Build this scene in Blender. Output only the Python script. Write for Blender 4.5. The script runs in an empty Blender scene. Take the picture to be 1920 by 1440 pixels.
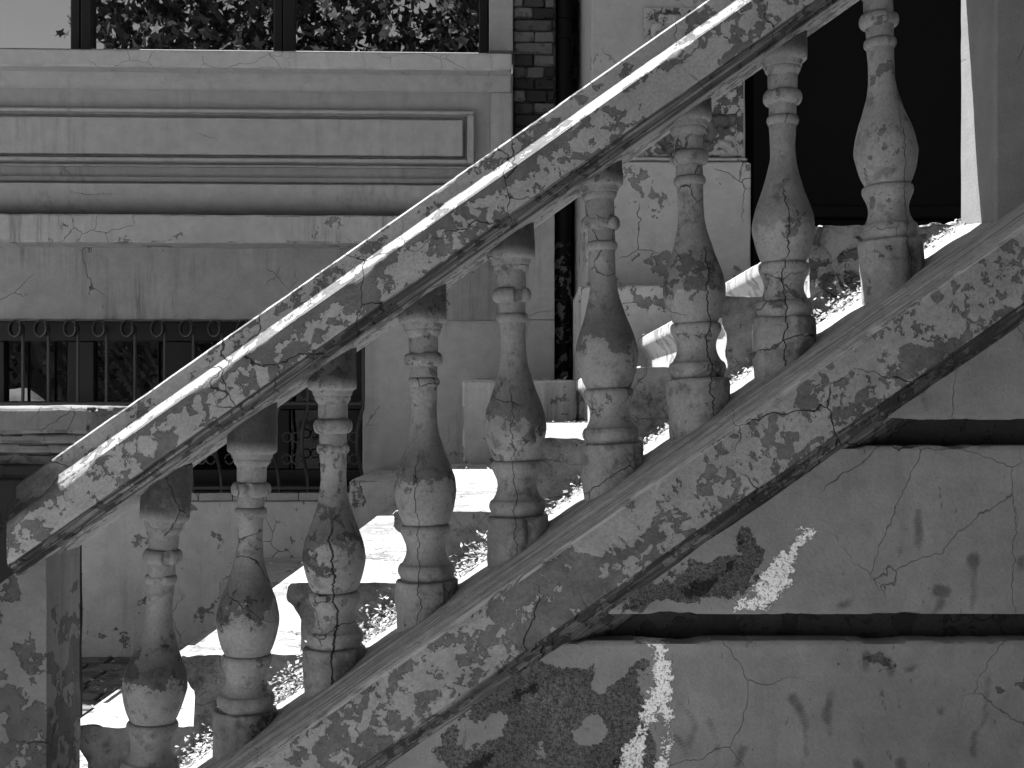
import bpy, bmesh, math, random
import numpy as np
from mathutils import Vector, Matrix, noise
random.seed(7)
sc = bpy.context.scene
C = sc.collection

# ------------------------------------------------------------------ camera, sky, sun, exposure
F = 2200.0            # focal length in pixels of a 1920 wide picture
CX, CY, CZ = 1000.0, 745.0, 1.12
cam_d = bpy.data.cameras.new('camera'); cam = bpy.data.objects.new('camera', cam_d); C.objects.link(cam)
cam.location = (0, 0, CZ); cam.rotation_euler = (math.radians(90), 0, 0)
cam_d.sensor_width = 36; cam_d.lens = F / 1920 * 36
cam_d.shift_x = -(CX - 960) / 1920; cam_d.shift_y = (CY - 720) / 1920
cam_d.clip_start = 0.05; cam_d.clip_end = 300
sc.camera = cam

SUN = Vector((-0.62, 0.25, 1.0)).normalized()
world = bpy.data.worlds.new('World'); sc.world = world; world.use_nodes = True
wn = world.node_tree; wn.nodes.clear()
sky = wn.nodes.new('ShaderNodeTexSky'); sky.sky_type = 'NISHITA'; sky.sun_disc = False
sky.sun_elevation = math.asin(SUN.z); sky.sun_rotation = math.atan2(SUN.x, SUN.y)
bw = wn.nodes.new('ShaderNodeRGBToBW')          # black-and-white photograph
bg = wn.nodes.new('ShaderNodeBackground'); bg.inputs['Strength'].default_value = 0.05
wo = wn.nodes.new('ShaderNodeOutputWorld')
wn.links.new(sky.outputs[0], bw.inputs[0]); wn.links.new(bw.outputs[0], bg.inputs[0]); wn.links.new(bg.outputs[0], wo.inputs[0])

sun_d = bpy.data.lights.new('sun', 'SUN'); sun_d.energy = 4.6; sun_d.angle = math.radians(0.5); sun_d.color = (1, 1, 1)
sun = bpy.data.objects.new('sun', sun_d); C.objects.link(sun)
sun.rotation_euler = (-SUN).to_track_quat('-Z', 'Y').to_euler(); sun.location = (-3, 2, 9)

sc.view_settings.view_transform = 'Standard'; sc.view_settings.look = 'None'
sc.view_settings.gamma = 1; sc.view_settings.use_curve_mapping = False
sc.view_settings.exposure = 2.0
sc.cycles.max_bounces = 5; sc.cycles.diffuse_bounces = 3; sc.cycles.glossy_bounces = 2; sc.cycles.use_adaptive_sampling = True; sc.cycles.adaptive_threshold = .025; sc.cycles.caustics_reflective = False; sc.cycles.caustics_refractive = False

# ------------------------------------------------------------------ helpers
def W(px, py, Z):
    return Vector(((px - CX) * Z / F, Z, CZ - (py - CY) * Z / F))
def PX(v):                       # world point -> photograph pixel (only used to lay out wear)
    return CX + v[0] * F / v[1], CY - (v[2] - CZ) * F / v[1]
def nv(p, f, s=0.0):
    q = Vector((p[0] * f + s, p[1] * f - s * .7, p[2] * f + s * 1.3))
    return noise.noise_vector(q)
def fn(p, f, s=0.0, o=4):
    return noise.fractal(Vector((p[0] * f + s, p[1] * f + s * .37, p[2] * f - s)), 1.0, 2.0, o)

def empty(name, loc=(0, 0, 0), parent=None):
    o = bpy.data.objects.new(name, None); C.objects.link(o); o.location = loc; o.empty_display_size = .1
    if parent: o.parent = parent
    return o
def tag(o, label=None, cat=None, group=None, kind=None):
    if label: o['label'] = label
    if cat: o['category'] = cat
    if group: o['group'] = group
    if kind: o['kind'] = kind
    return o
def mk(name, verts, faces, mat, parent=None, smooth=24):
    me = bpy.data.meshes.new(name); me.from_pydata([tuple(v) for v in verts], [], faces)
    bm = bmesh.new(); bm.from_mesh(me); bmesh.ops.recalc_face_normals(bm, faces=bm.faces); bm.to_mesh(me); bm.free()
    if smooth:
        me.polygons.foreach_set('use_smooth', [True] * len(me.polygons)); me.set_sharp_from_angle(angle=math.radians(smooth))
    me.materials.append(mat)
    o = bpy.data.objects.new(name, me); C.objects.link(o)
    if parent: o.parent = parent
    return o
def axis(a, b, res, r, cap=160):
    L = b - a; r = min(r, L * .3); n = max(1, min(cap, int(round((L - 2 * r) / res))))
    return [a] + [a + r + (L - 2 * r) * i / n for i in range(n + 1)] + [b]
def gbox_data(mn, mx, res=.03, amp=.0015, r=.004, seed=0., freq=9., chip=0.):
    ax = [axis(mn[i], mx[i], res, r) for i in range(3)]; n = [len(a) - 1 for a in ax]
    idx = {}; V = []; Fc = []
    def vid(i, j, k):
        t = (i, j, k)
        if t in idx: return idx[t]
        p = Vector((ax[0][i], ax[1][j], ax[2][k])); c = [(t[q] == 0) - (t[q] == n[q]) for q in range(3)]
        m = sum(1 for q in c if q)
        if m >= 2:
            s = .35 * r if m == 2 else .45 * r
            if chip:
                f = fn(p, 14, seed + 5, 3)
                if f > .12: s += chip * min(1, (f - .12) * 4)
            for q in range(3): p[q] += c[q] * s
        if amp: p += nv(p, freq, seed) * amp + nv(p, freq * 3.3, seed + 9) * amp * .5
        idx[t] = len(V); V.append(p); return idx[t]
    for k in (0, n[2]):
        for i in range(n[0]):
            for j in range(n[1]): Fc.append((vid(i, j, k), vid(i + 1, j, k), vid(i + 1, j + 1, k), vid(i, j + 1, k)))
    for j in (0, n[1]):
        for i in range(n[0]):
            for k in range(n[2]): Fc.append((vid(i, j, k), vid(i + 1, j, k), vid(i + 1, j, k + 1), vid(i, j, k + 1)))
    for i in (0, n[0]):
        for j in range(n[1]):
            for k in range(n[2]): Fc.append((vid(i, j, k), vid(i, j + 1, k), vid(i, j + 1, k + 1), vid(i, j, k + 1)))
    return V, Fc
def gbox(name, mn, mx, mat, parent=None, **kw):
    V, Fc = gbox_data(mn, mx, **kw); return mk(name, V, Fc, mat, parent)
def resample(poly, res, closed=True):
    out = []; n = len(poly)
    for i in range(n if closed else n - 1):
        a, b = Vector(poly[i]), Vector(poly[(i + 1) % n]); k = max(1, int(math.ceil((b - a).length / res)))
        for q in range(k): out.append(a + (b - a) * q / k)
    if not closed: out.append(Vector(poly[-1]))
    return out
def sweep(name, sec, fpos, n, mat, parent=None, disp=None, smooth=40):
    """closed section swept through n+1 stations; fpos(i/n, s) -> point"""
    m = len(sec); V = []; Fc = []
    for i in range(n + 1):
        for s in sec:
            p = fpos(i / n, s)
            if disp: p = disp(p, s)
            V.append(p)
    for i in range(n):
        for j in range(m):
            k = (j + 1) % m; Fc.append((i * m + j, i * m + k, (i + 1) * m + k, (i + 1) * m + j))
    Fc.append(tuple(range(m))); Fc.append(tuple(n * m + j for j in range(m)))
    return mk(name, V, Fc, mat, parent, smooth)
def lathe_data(prof, seg=56, amp=.0, seed=0., chip=0.):
    V = []; Fc = []; m = len(prof)
    for r, z in prof:
        for q in range(seg):
            a = 2 * math.pi * q / seg; p = Vector((r * math.cos(a), r * math.sin(a), z))
            if amp:
                d = Vector((math.cos(a), math.sin(a), 0)); p += d * (fn(p, 16, seed, 3) * amp) + nv(p, 45, seed) * amp * .25
                if chip:
                    f_ = fn(Vector((p.x, p.y, 0)), 15, seed + 3, 3) - .30
                    if f_ > 0: p -= d * min(chip, f_ * chip * 6)
            V.append(p)
    for i in range(m - 1):
        for q in range(seg): Fc.append((i * seg + q, i * seg + (q + 1) % seg, (i + 1) * seg + (q + 1) % seg, (i + 1) * seg + q))
    Fc.append(tuple(range(seg))); Fc.append(tuple((m - 1) * seg + q for q in range(seg)))
    return V, Fc
def tube_data(pts, r, seg=8, flat=1.0):
    V = []; Fc = []; m = len(pts); up0 = Vector((0, 1, 0))
    for i, p in enumerate(pts):
        t = (Vector(pts[min(i + 1, m - 1)]) - Vector(pts[max(i - 1, 0)])).normalized()
        s = t.cross(up0)
        if s.length < 1e-3: s = t.cross(Vector((1, 0, 0)))
        s.normalize(); u = s.cross(t)
        for q in range(seg):
            a = 2 * math.pi * q / seg; V.append(Vector(p) + s * (r * math.cos(a)) + u * (r * flat * math.sin(a)))
    for i in range(m - 1):
        for q in range(seg): Fc.append((i * seg + q, i * seg + (q + 1) % seg, (i + 1) * seg + (q + 1) % seg, (i + 1) * seg + q))
    Fc.append(tuple(range(seg))); Fc.append(tuple((m - 1) * seg + q for q in range(seg)))
    return V, Fc
def tube(name, pts, r, mat, parent=None, seg=8, flat=1.0):
    V, Fc = tube_data(pts, r, seg, flat); return mk(name, V, Fc, mat, parent, 50)

# ------------------------------------------------------------------ materials (all grey: the photograph is monochrome)
class NT:
    def __init__(s, name):
        s.m = bpy.data.materials.new(name); s.m.use_nodes = True; s.t = s.m.node_tree; s.t.nodes.clear()
        s.out = s.t.nodes.new('ShaderNodeOutputMaterial'); s.b = s.t.nodes.new('ShaderNodeBsdfPrincipled')
        s.t.links.new(s.b.outputs[0], s.out.inputs[0])
    def set(s, sock, v):
        if v is None: return
        if isinstance(v, bpy.types.NodeSocket): s.t.links.new(v, sock)
        else:
            if sock.type == 'RGBA' and not hasattr(v, '__len__'): v = (v, v, v, 1)
            if sock.type == 'VECTOR' and not hasattr(v, '__len__'): v = (v, v, v)
            sock.default_value = v
    def math(s, op, a, b=None, c=None, clamp=False):
        n = s.t.nodes.new('ShaderNodeMath'); n.operation = op; n.use_clamp = clamp
        for i, v in enumerate((a, b, c)): s.set(n.inputs[i], v)
        return n.outputs[0]
    def vmath(s, op, a, b=None):
        n = s.t.nodes.new('ShaderNodeVectorMath'); n.operation = op
        s.set(n.inputs[0], a); s.set(n.inputs[1], b); return n.outputs[0]
    def mix(s, f, a, b):
        n = s.t.nodes.new('ShaderNodeMix'); n.data_type = 'FLOAT'; n.clamp_factor = True
        s.set(n.inputs[0], f); s.set(n.inputs[2], a); s.set(n.inputs[3], b); return n.outputs[0]
    def step(s, v, lo, hi, a=0., b=1.):
        n = s.t.nodes.new('ShaderNodeMapRange'); n.interpolation_type = 'SMOOTHSTEP'
        for i, q in enumerate((v, lo, hi, a, b)): s.set(n.inputs[i], q)
        return n.outputs[0]
    def noise(s, co, scale, detail=6, rough=.6, dist=0., col=False):
        n = s.t.nodes.new('ShaderNodeTexNoise'); s.set(n.inputs['Vector'], co); n.inputs['Scale'].default_value = scale
        n.inputs['Detail'].default_value = detail; n.inputs['Roughness'].default_value = rough; n.inputs['Distortion'].default_value = dist
        return n.outputs[1] if col else n.outputs[0]
    def vor(s, co, scale, feat='DISTANCE_TO_EDGE'):
        n = s.t.nodes.new('ShaderNodeTexVoronoi'); n.feature = feat; s.set(n.inputs['Vector'], co); n.inputs['Scale'].default_value = scale
        return n.outputs['Distance']
    def map(s, co, rot=(0, 0, 0), scale=(1, 1, 1), loc=(0, 0, 0)):
        n = s.t.nodes.new('ShaderNodeMapping'); s.set(n.inputs[0], co); n.inputs[1].default_value = loc; n.inputs[2].default_value = rot; n.inputs[3].default_value = scale
        return n.outputs[0]
    def obj(s, rand=False):
        co = s.t.nodes.new('ShaderNodeTexCoord').outputs['Object']
        if rand:
            r = s.t.nodes.new('ShaderNodeObjectInfo').outputs['Random']; co = s.vmath('ADD', co, s.math('MULTIPLY', r, 37.0))
        return co
    def sep(s, co, i):
        n = s.t.nodes.new('ShaderNodeSeparateXYZ'); s.set(n.inputs[0], co); return n.outputs[i]
    def attr(s, name, typ='GEOMETRY'):
        n = s.t.nodes.new('ShaderNodeAttribute'); n.attribute_name = name; n.attribute_type = typ; return n.outputs['Fac']
    def done(s, col, h=None, dist=.003, rough=.85, spec=.25, strength=1.0):
        s.set(s.b.inputs['Base Color'], col); s.set(s.b.inputs['Roughness'], rough); s.b.inputs['Specular IOR Level'].default_value = spec
        if h is not None:
            b = s.t.nodes.new('ShaderNodeBump'); b.inputs['Distance'].default_value = dist; b.inputs['Strength'].default_value = strength
            s.set(b.inputs['Height'], h); s.t.links.new(b.outputs[0], s.b.inputs['Normal'])
        return s.m
def plaster(name, paint=.40, under=.2, psc=5., thr=.56, crk=6., crack=.7, streak=0., grain=.12, blot=.18, rand=False, rot=0., along=0.,
            dist=.003, rough=.85, extra=None, edge=.35, pits=.5, crackthr=.5, top=None, flake=.16, fl=26., cw=1.0, alb=.52, nr=.68, mc=.30):
    paint, under = paint * alb, under * alb
    s = NT(name); co0 = s.obj(False); co = s.obj(rand) if rand else co0; cr = s.map(co, rot=(0, rot, 0)) if rot else co
    wn_ = s.noise(cr, 34, 2, .6, col=True)
    wob = s.vmath('SCALE', s.vmath('SUBTRACT', wn_, (.5, .5, .5))); wob.node.inputs['Scale'].default_value = .035
    cd = s.vmath('ADD', cr, wob)
    n1 = s.noise(cr, psc, 6, nr)
    bias = s.noise(cr, psc * .33, 1, .5)
    v = s.math('ADD', n1, s.math('MULTIPLY', s.math('SUBTRACT', bias, .5), .55))
    if flake:
        vn = s.t.nodes.new('ShaderNodeTexVoronoi'); vn.feature = 'F1'; s.set(vn.inputs['Vector'], cd); vn.inputs['Scale'].default_value = fl
        sp = s.t.nodes.new('ShaderNodeSeparateColor'); s.t.links.new(vn.outputs['Color'], sp.inputs[0])
        v = s.math('ADD', v, s.math('MULTIPLY', s.math('SUBTRACT', sp.outputs[0], .5), flake))
    if top: v = top(s, co0, cr, v)
    peel = s.step(v, thr - .008, thr + .008)              # 1 = bare undercoat
    rim = s.math('MULTIPLY', peel, s.step(v, thr + .035, thr + .008))
    fine = s.noise(cr, 150, 2, .7); mid = s.noise(cr, 17, 5, .7)
    pc = s.math('MULTIPLY', paint, s.math('ADD', 1 - blot, s.math('MULTIPLY', bias, 2 * blot)))
    uc = s.math('MULTIPLY', under, s.math('ADD', .6, s.math('MULTIPLY', mid, .8)))
    c = s.mix(peel, pc, uc)
    c = s.math('MULTIPLY', c, s.mix(rim, 1.0, 1.0 - edge))
    c = s.math('MULTIPLY', c, s.math('ADD', 1 - 1.7 * grain, s.math('MULTIPLY', fine, 3.4 * grain)))
    c = s.math('MULTIPLY', c, s.math('ADD', 1 - mc, s.math('MULTIPLY', mid, 2 * mc)))
    h = s.math('ADD', s.math('MULTIPLY', peel, -.6), s.math('MULTIPLY', fine, .35))
    if streak:
        st = s.noise(s.map(co, scale=(14, 14, .8)), 1.6, 5, .7); st2 = s.noise(co, 2.1, 2, .5)
        sm = s.step(st2, .38, .62)
        m = s.math('MULTIPLY', s.step(st, .50, .66), sm); c = s.math('MULTIPLY', c, s.mix(m, 1.0, 1 - streak))
        m2 = s.math('MULTIPLY', s.step(st, .47, .34), sm); c = s.math('MULTIPLY', c, s.mix(m2, 1.0, 1 + streak * .5))
    if along:
        al = s.noise(s.map(cr, scale=(1.5, 30, 30)), 3.5, 4, .7); c = s.math('MULTIPLY', c, s.math('ADD', 1 - along, s.math('MULTIPLY', al, 2 * along)))
        h = s.math('ADD', h, s.math('MULTIPLY', al, .6))
    if pits:
        pm = s.step(fine, .66, .74); c = s.math('MULTIPLY', c, s.mix(pm, 1.0, 1 - .7 * pits)); pm2 = s.step(mid, .68, .72); c = s.math('MULTIPLY', c, s.mix(pm2, 1.0, 1 - .5 * pits))
    if crack:
        wb2 = s.vmath('SCALE', s.vmath('SUBTRACT', s.noise(cr, 7, 3, .6, col=True), (.5, .5, .5))); wb2.node.inputs['Scale'].default_value = .07
        wf = s.vmath('SCALE', wob); wf.node.inputs['Scale'].default_value = .5
        d = s.vor(s.vmath('ADD', s.vmath('ADD', cr, wf), wb2), crk); mk_ = s.step(s.noise(cr, 2.3, 1, .5), crackthr, crackthr + .08)
        wv = s.math('MULTIPLY', s.math('ADD', .25, s.math('MULTIPLY', mid, 1.3)), .0022 * crk * cw)
        cm = s.math('MULTIPLY', s.step(s.math('DIVIDE', d, wv), 1., .4), mk_)
        c = s.math('MULTIPLY', c, s.mix(cm, 1.0, 1 - crack)); h = s.math('SUBTRACT', h, s.math('MULTIPLY', cm, 1.2))
    if extra: c, h = extra(s, co0, co, cr, c, h)
    return s.done(c, h, dist, rough)

SL = math.atan(.70)
# ---- plain ones
def mat_simple(name, col, rough=.6, bump=.0, scale=40, spec=.3, metal=0.):
    s = NT(name); n = s.noise(s.obj(), scale, 6, .65); c = s.math('MULTIPLY', col, s.math('ADD', .7, s.math('MULTIPLY', n, .6)))
    s.b.inputs['Metallic'].default_value = metal
    return s.done(c, n if bump else None, bump or .001, rough, spec)
M = {}
M['iron'] = mat_simple('wrought_iron', .035, .5, .001, 60, .4)
M['black_frame'] = mat_simple('black_window_frame', .003, .45, .0, 30, .35)
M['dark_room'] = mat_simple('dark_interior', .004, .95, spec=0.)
M['dark_wood'] = mat_simple('dark_door_wood', .012, .7, .001, 25, .1)
M['ground'] = mat_simple('pale_concrete_ground', .38, .9, .004, 30)
M['added_bed'] = mat_simple('dark_added_bed', .045, .95, .01, 25)
M['trunk'] = mat_simple('tree_bark', .06, .9, .01, 12)
def leafmat(name, base, var=.5, trans=.25):
    s = NT(name); r = s.noise(s.obj(), 9, 3, .6); c = s.math('MULTIPLY', base, s.math('ADD', 1 - var, s.math('MULTIPLY', r, 2 * var)))
    m = s.done(c, None, rough=.55, spec=.3)
    t = s.t.nodes.new('ShaderNodeBsdfTranslucent'); s.set(t.inputs[0], s.math('MULTIPLY', c, 1.2)); mx = s.t.nodes.new('ShaderNodeMixShader'); mx.inputs[0].default_value = trans
    s.t.links.new(s.b.outputs[0], mx.inputs[1]); s.t.links.new(t.outputs[0], mx.inputs[2]); s.t.links.new(mx.outputs[0], s.out.inputs[0]); return m
M['tree_leaf'] = leafmat('tree_leaf', .015, .5, .12)
M['dry_leaf'] = leafmat('dry_leaf', .42, .35, .25)
M['weed'] = leafmat('weed_leaf', .10, .4)
def glassmat(name, ior):
    s = NT(name); n = s.noise(s.obj(), 2.2, 3, .5); d = s.noise(s.obj(), 60, 4, .7)
    s.b.inputs['IOR'].default_value = ior
    s.b.inputs['Coat Weight'].default_value = 0
    m = s.done(s.math('MULTIPLY', .004, s.math('ADD', .5, d)), n, .0006, .004, .5); return m
M['glass'] = glassmat('reflective_window_glass', 5.2); M['old_glass'] = glassmat('old_window_glass', 1.7)

# ---- plasters
M['facade'] = plaster('facade_plaster', .50, .36, 3.0, .80, 3.0, .45, streak=.2, grain=.07, blot=.16, pits=.15, crackthr=.56, dist=.002, cw=.5)
M['sill'] = plaster('window_sill_plaster', .58, .42, 5.0, .76, 5.0, .5, streak=.12, grain=.07, blot=.12, pits=.2, crackthr=.38, dist=.002, cw=.45)
M['ledge'] = plaster('ledge_plaster', .56, .33, 8.0, .67, 5.0, .6, cw=.6, streak=.4, grain=.08, blot=.14, pits=.3, dist=.003)
M['band'] = plaster('stained_band_plaster', .46, .30, 4.0, .70, 3.0, .75, cw=.6, streak=.45, grain=.08, blot=.16, pits=.3, crackthr=.54)
M['lower_wall'] = plaster('weathered_lower_plaster', .95, .40, 16.0, .68, 9.0, .7, streak=.15, grain=.1, blot=.16, pits=.8)
M['pier'] = plaster('pier_plaster', .54, .27, 6.5, .635, 4.0, .6, streak=.1, grain=.07, blot=.12, pits=.3)
M['pier_wall'] = plaster('pier_upper_plaster', .46, .36, 3.0, .70, 3.0, .3, grain=.06, blot=.12, pits=.1, dist=.002)
M['block'] = plaster('parapet_block_plaster', .66, .30, 12.0, .66, 6.0, .6, streak=.35, grain=.12, blot=.2, pits=.8)
def cap_shade(s, co0, co, cr, c, h):
    m = s.math('ADD', s.sep(co0, 2), s.math('MULTIPLY', s.math('SUBTRACT', s.noise(co0, 8, 5, .7), .5), .12)); k = s.step(m, .97, .90); return s.math('MULTIPLY', c, s.mix(k, 1., .12)), h  # courses under the slab blackened: deep shade painted into the stone
M['cap'] = plaster('worn_cap_stone', .30, .2, 8, .66, 8, .6, cw=.6, streak=.3, grain=.15, blot=.25, pits=.8, extra=cap_shade)
M['tread'] = plaster('worn_step_concrete', .7, .42, 7.0, .58, 4.0, .4, grain=.2, blot=.15, pits=.8)
def step_extra(s, co0, co, cr, c, h):
    # soot and moss on the upright faces, cleaner where feet tread
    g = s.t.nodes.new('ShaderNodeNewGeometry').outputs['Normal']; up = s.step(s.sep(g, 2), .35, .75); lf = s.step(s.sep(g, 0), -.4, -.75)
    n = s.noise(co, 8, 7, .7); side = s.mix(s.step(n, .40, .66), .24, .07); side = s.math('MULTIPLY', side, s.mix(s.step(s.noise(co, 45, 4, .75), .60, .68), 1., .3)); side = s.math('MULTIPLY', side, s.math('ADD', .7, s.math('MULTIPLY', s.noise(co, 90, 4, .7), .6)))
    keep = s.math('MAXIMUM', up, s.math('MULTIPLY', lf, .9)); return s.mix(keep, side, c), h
M['step'] = plaster('worn_step_concrete_mossy_ends', .27, .17, 7.0, .60, 4.0, .4, grain=.22, blot=.15, pits=.8, extra=step_extra, dist=.006, alb=1.)
def rail_top(s, co0, cr, v):     # more paint lost in a band below the upper arris of the face
    vv = s.math('SUBTRACT', s.sep(co0, 2), s.math('MULTIPLY', s.sep(co0, 0), .70))
    b = s.math('MULTIPLY', s.step(vv, CZ + .440, CZ + .476), s.step(vv, CZ + .482, CZ + .478)); return s.math('ADD', v, s.math('MULTIPLY', b, .17))
def rail_extra(s, co0, co, cr, c, h):      # grimy weathered undercut below the face, cove and upper band darkened towards the lower end
    vv = s.math('SUBTRACT', s.sep(co0, 2), s.math('MULTIPLY', s.sep(co0, 0), .70)); y = s.sep(co0, 1)
    al = s.noise(s.map(cr, scale=(1.0, 40, 40)), 3.0, 3, .7)
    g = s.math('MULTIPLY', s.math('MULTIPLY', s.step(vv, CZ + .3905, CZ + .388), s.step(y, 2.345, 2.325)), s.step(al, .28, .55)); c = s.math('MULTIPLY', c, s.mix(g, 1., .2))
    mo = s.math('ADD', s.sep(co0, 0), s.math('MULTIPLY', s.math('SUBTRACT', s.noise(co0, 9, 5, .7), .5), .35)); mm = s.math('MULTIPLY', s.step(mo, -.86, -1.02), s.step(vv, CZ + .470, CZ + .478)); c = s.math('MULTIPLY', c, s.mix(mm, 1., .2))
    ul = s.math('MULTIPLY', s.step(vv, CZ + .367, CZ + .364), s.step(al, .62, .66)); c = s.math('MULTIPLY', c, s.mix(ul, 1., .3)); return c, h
M['rail'] = plaster('handrail_peeling_paint', .64, .26, 14.0, .585, 5.0, .8, alb=.36, nr=.76, mc=.42, grain=.22, blot=.10, rot=SL, along=.10, pits=.5, top=rail_top, extra=rail_extra, dist=.004, edge=.3, crackthr=.44, cw=.6, flake=.26, fl=48)
def str_extra(s, co0, co, cr, c, h):       # scoured, streaked top and grimy lower moulding
    vv = s.math('SUBTRACT', s.sep(co0, 2), s.math('MULTIPLY', s.sep(co0, 0), .6985)); al = s.noise(s.map(cr, scale=(1.2, 34, 34)), 3.2, 4, .72)
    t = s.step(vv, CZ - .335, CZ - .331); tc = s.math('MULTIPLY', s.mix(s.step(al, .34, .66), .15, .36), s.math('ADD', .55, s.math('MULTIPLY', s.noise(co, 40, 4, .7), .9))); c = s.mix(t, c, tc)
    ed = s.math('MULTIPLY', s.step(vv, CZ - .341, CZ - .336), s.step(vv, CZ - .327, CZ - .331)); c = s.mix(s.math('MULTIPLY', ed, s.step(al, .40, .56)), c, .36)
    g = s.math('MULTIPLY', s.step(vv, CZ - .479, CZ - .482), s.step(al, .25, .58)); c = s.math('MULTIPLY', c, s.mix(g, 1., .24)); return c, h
M['string'] = plaster('base_rail_peeling_paint', .64, .28, 14.0, .535, 5.5, .8, alb=.36, nr=.78, mc=.45, grain=.24, blot=.22, rot=SL, along=.12, pits=.7, extra=str_extra, dist=.004, edge=.3, crackthr=.42, cw=.7, flake=.28, fl=46)
M['newel'] = plaster('newel_peeling_paint', .28, .14, 5.0, .54, 4.0, .6, mc=.4, nr=.74, grain=.14, blot=.2, streak=.25, pits=.4)
M['pillar'] = plaster('pillar_plaster', .27, .3, 3.0, .70, 3.5, .4, grain=.1, blot=.15, pits=.5, crackthr=.58)
def bal_top(s, co0, cr, v):
    z = s.sep(co0, 2); n = s.noise(cr, 8, 6, .72); so = s.attr('soot_shade', 'OBJECT')
    a = s.math('ADD', z, s.math('MULTIPLY', s.math('SUBTRACT', n, .5), .36)); s.soot_a = a
    m = s.math('MULTIPLY', s.step(a, .180, .200), s.step(a, .27, .20)); return s.math('ADD', v, s.math('MULTIPLY', s.math('MULTIPLY', m, .13), so))
def bal_extra(s, co0, co, cr, c, h):
    cx = s.attr('crack', 'OBJECT'); on = s.attr('cracked', 'OBJECT'); z = s.sep(co0, 2)
    cz = s.t.nodes.new('ShaderNodeCombineXYZ'); s.set(cz.inputs[2], z); s.set(cz.inputs[0], s.math('MULTIPLY', cx, 90.))
    w = s.math('MULTIPLY', s.math('SUBTRACT', s.noise(cz.outputs[0], 14, 5, .68), .5), .06)
    d = s.math('ABSOLUTE', s.math('SUBTRACT', s.math('ADD', s.sep(co0, 0), w), cx))
    wd_ = s.math('MULTIPLY', s.math('MULTIPLY', on, .0042), s.noise(cz.outputs[0], 22, 2, .6))
    front = s.math('LESS_THAN', s.sep(co0, 1), 0.01); lim = s.step(z, .28, .24)
    m = s.math('MULTIPLY', s.step(d, s.math('ADD', wd_, .0002), s.math('MULTIPLY', wd_, .5)), s.math('MULTIPLY', front, s.math('MULTIPLY', lim, s.math('GREATER_THAN', on, .05))))
    c = s.math('MULTIPLY', c, s.mix(m, 1.0, .10)); h = s.math('SUBTRACT', h, s.math('MULTIPLY', m, 2.0))
    so = s.attr('soot_shade', 'OBJECT'); nn = s.noise(co, 9, 5, .7)
    sm = s.math('MULTIPLY', s.math('MULTIPLY', s.step(s.soot_a, .186, .196), s.step(z, .38, .21)), so); c = s.math('MULTIPLY', c, s.mix(sm, 1.0, .36))  # bulb-top shade painted into the colour, with a ragged sooty edge
    grime_shade = s.math('MULTIPLY', s.step(z, .535, .56), s.step(nn, .26, .48)); c = s.math('MULTIPLY', c, s.mix(grime_shade, 1., .27))  # capital grime, plus the rail's shade painted into the colour
    rg = s.noise(co, 24, 4, .7); c = s.math('MULTIPLY', c, s.mix(s.step(rg, .52, .68), 1., .58))
    damp_shade = s.math('MULTIPLY', s.step(z, .10, -.06), s.math('MULTIPLY', s.step(nn, .44, .60), s.step(s.sep(co0, 0), -.05, .05, .35, 1.))); return s.math('MULTIPLY', c, s.mix(damp_shade, 1.0, .28)), h  # moss and damp at the plinth, plus cast shade painted on its right
M['baluster'] = plaster('baluster_peeling_paint', .58, .32, 18.0, .675, 7.0, .7, fl=46., flake=.20, cw=.6, alb=.35, nr=.76, mc=.42, grain=.22, blot=.26, rand=True, pits=.5, top=bal_top, extra=bal_extra, dist=.003, edge=.3, crackthr=.54)
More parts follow.
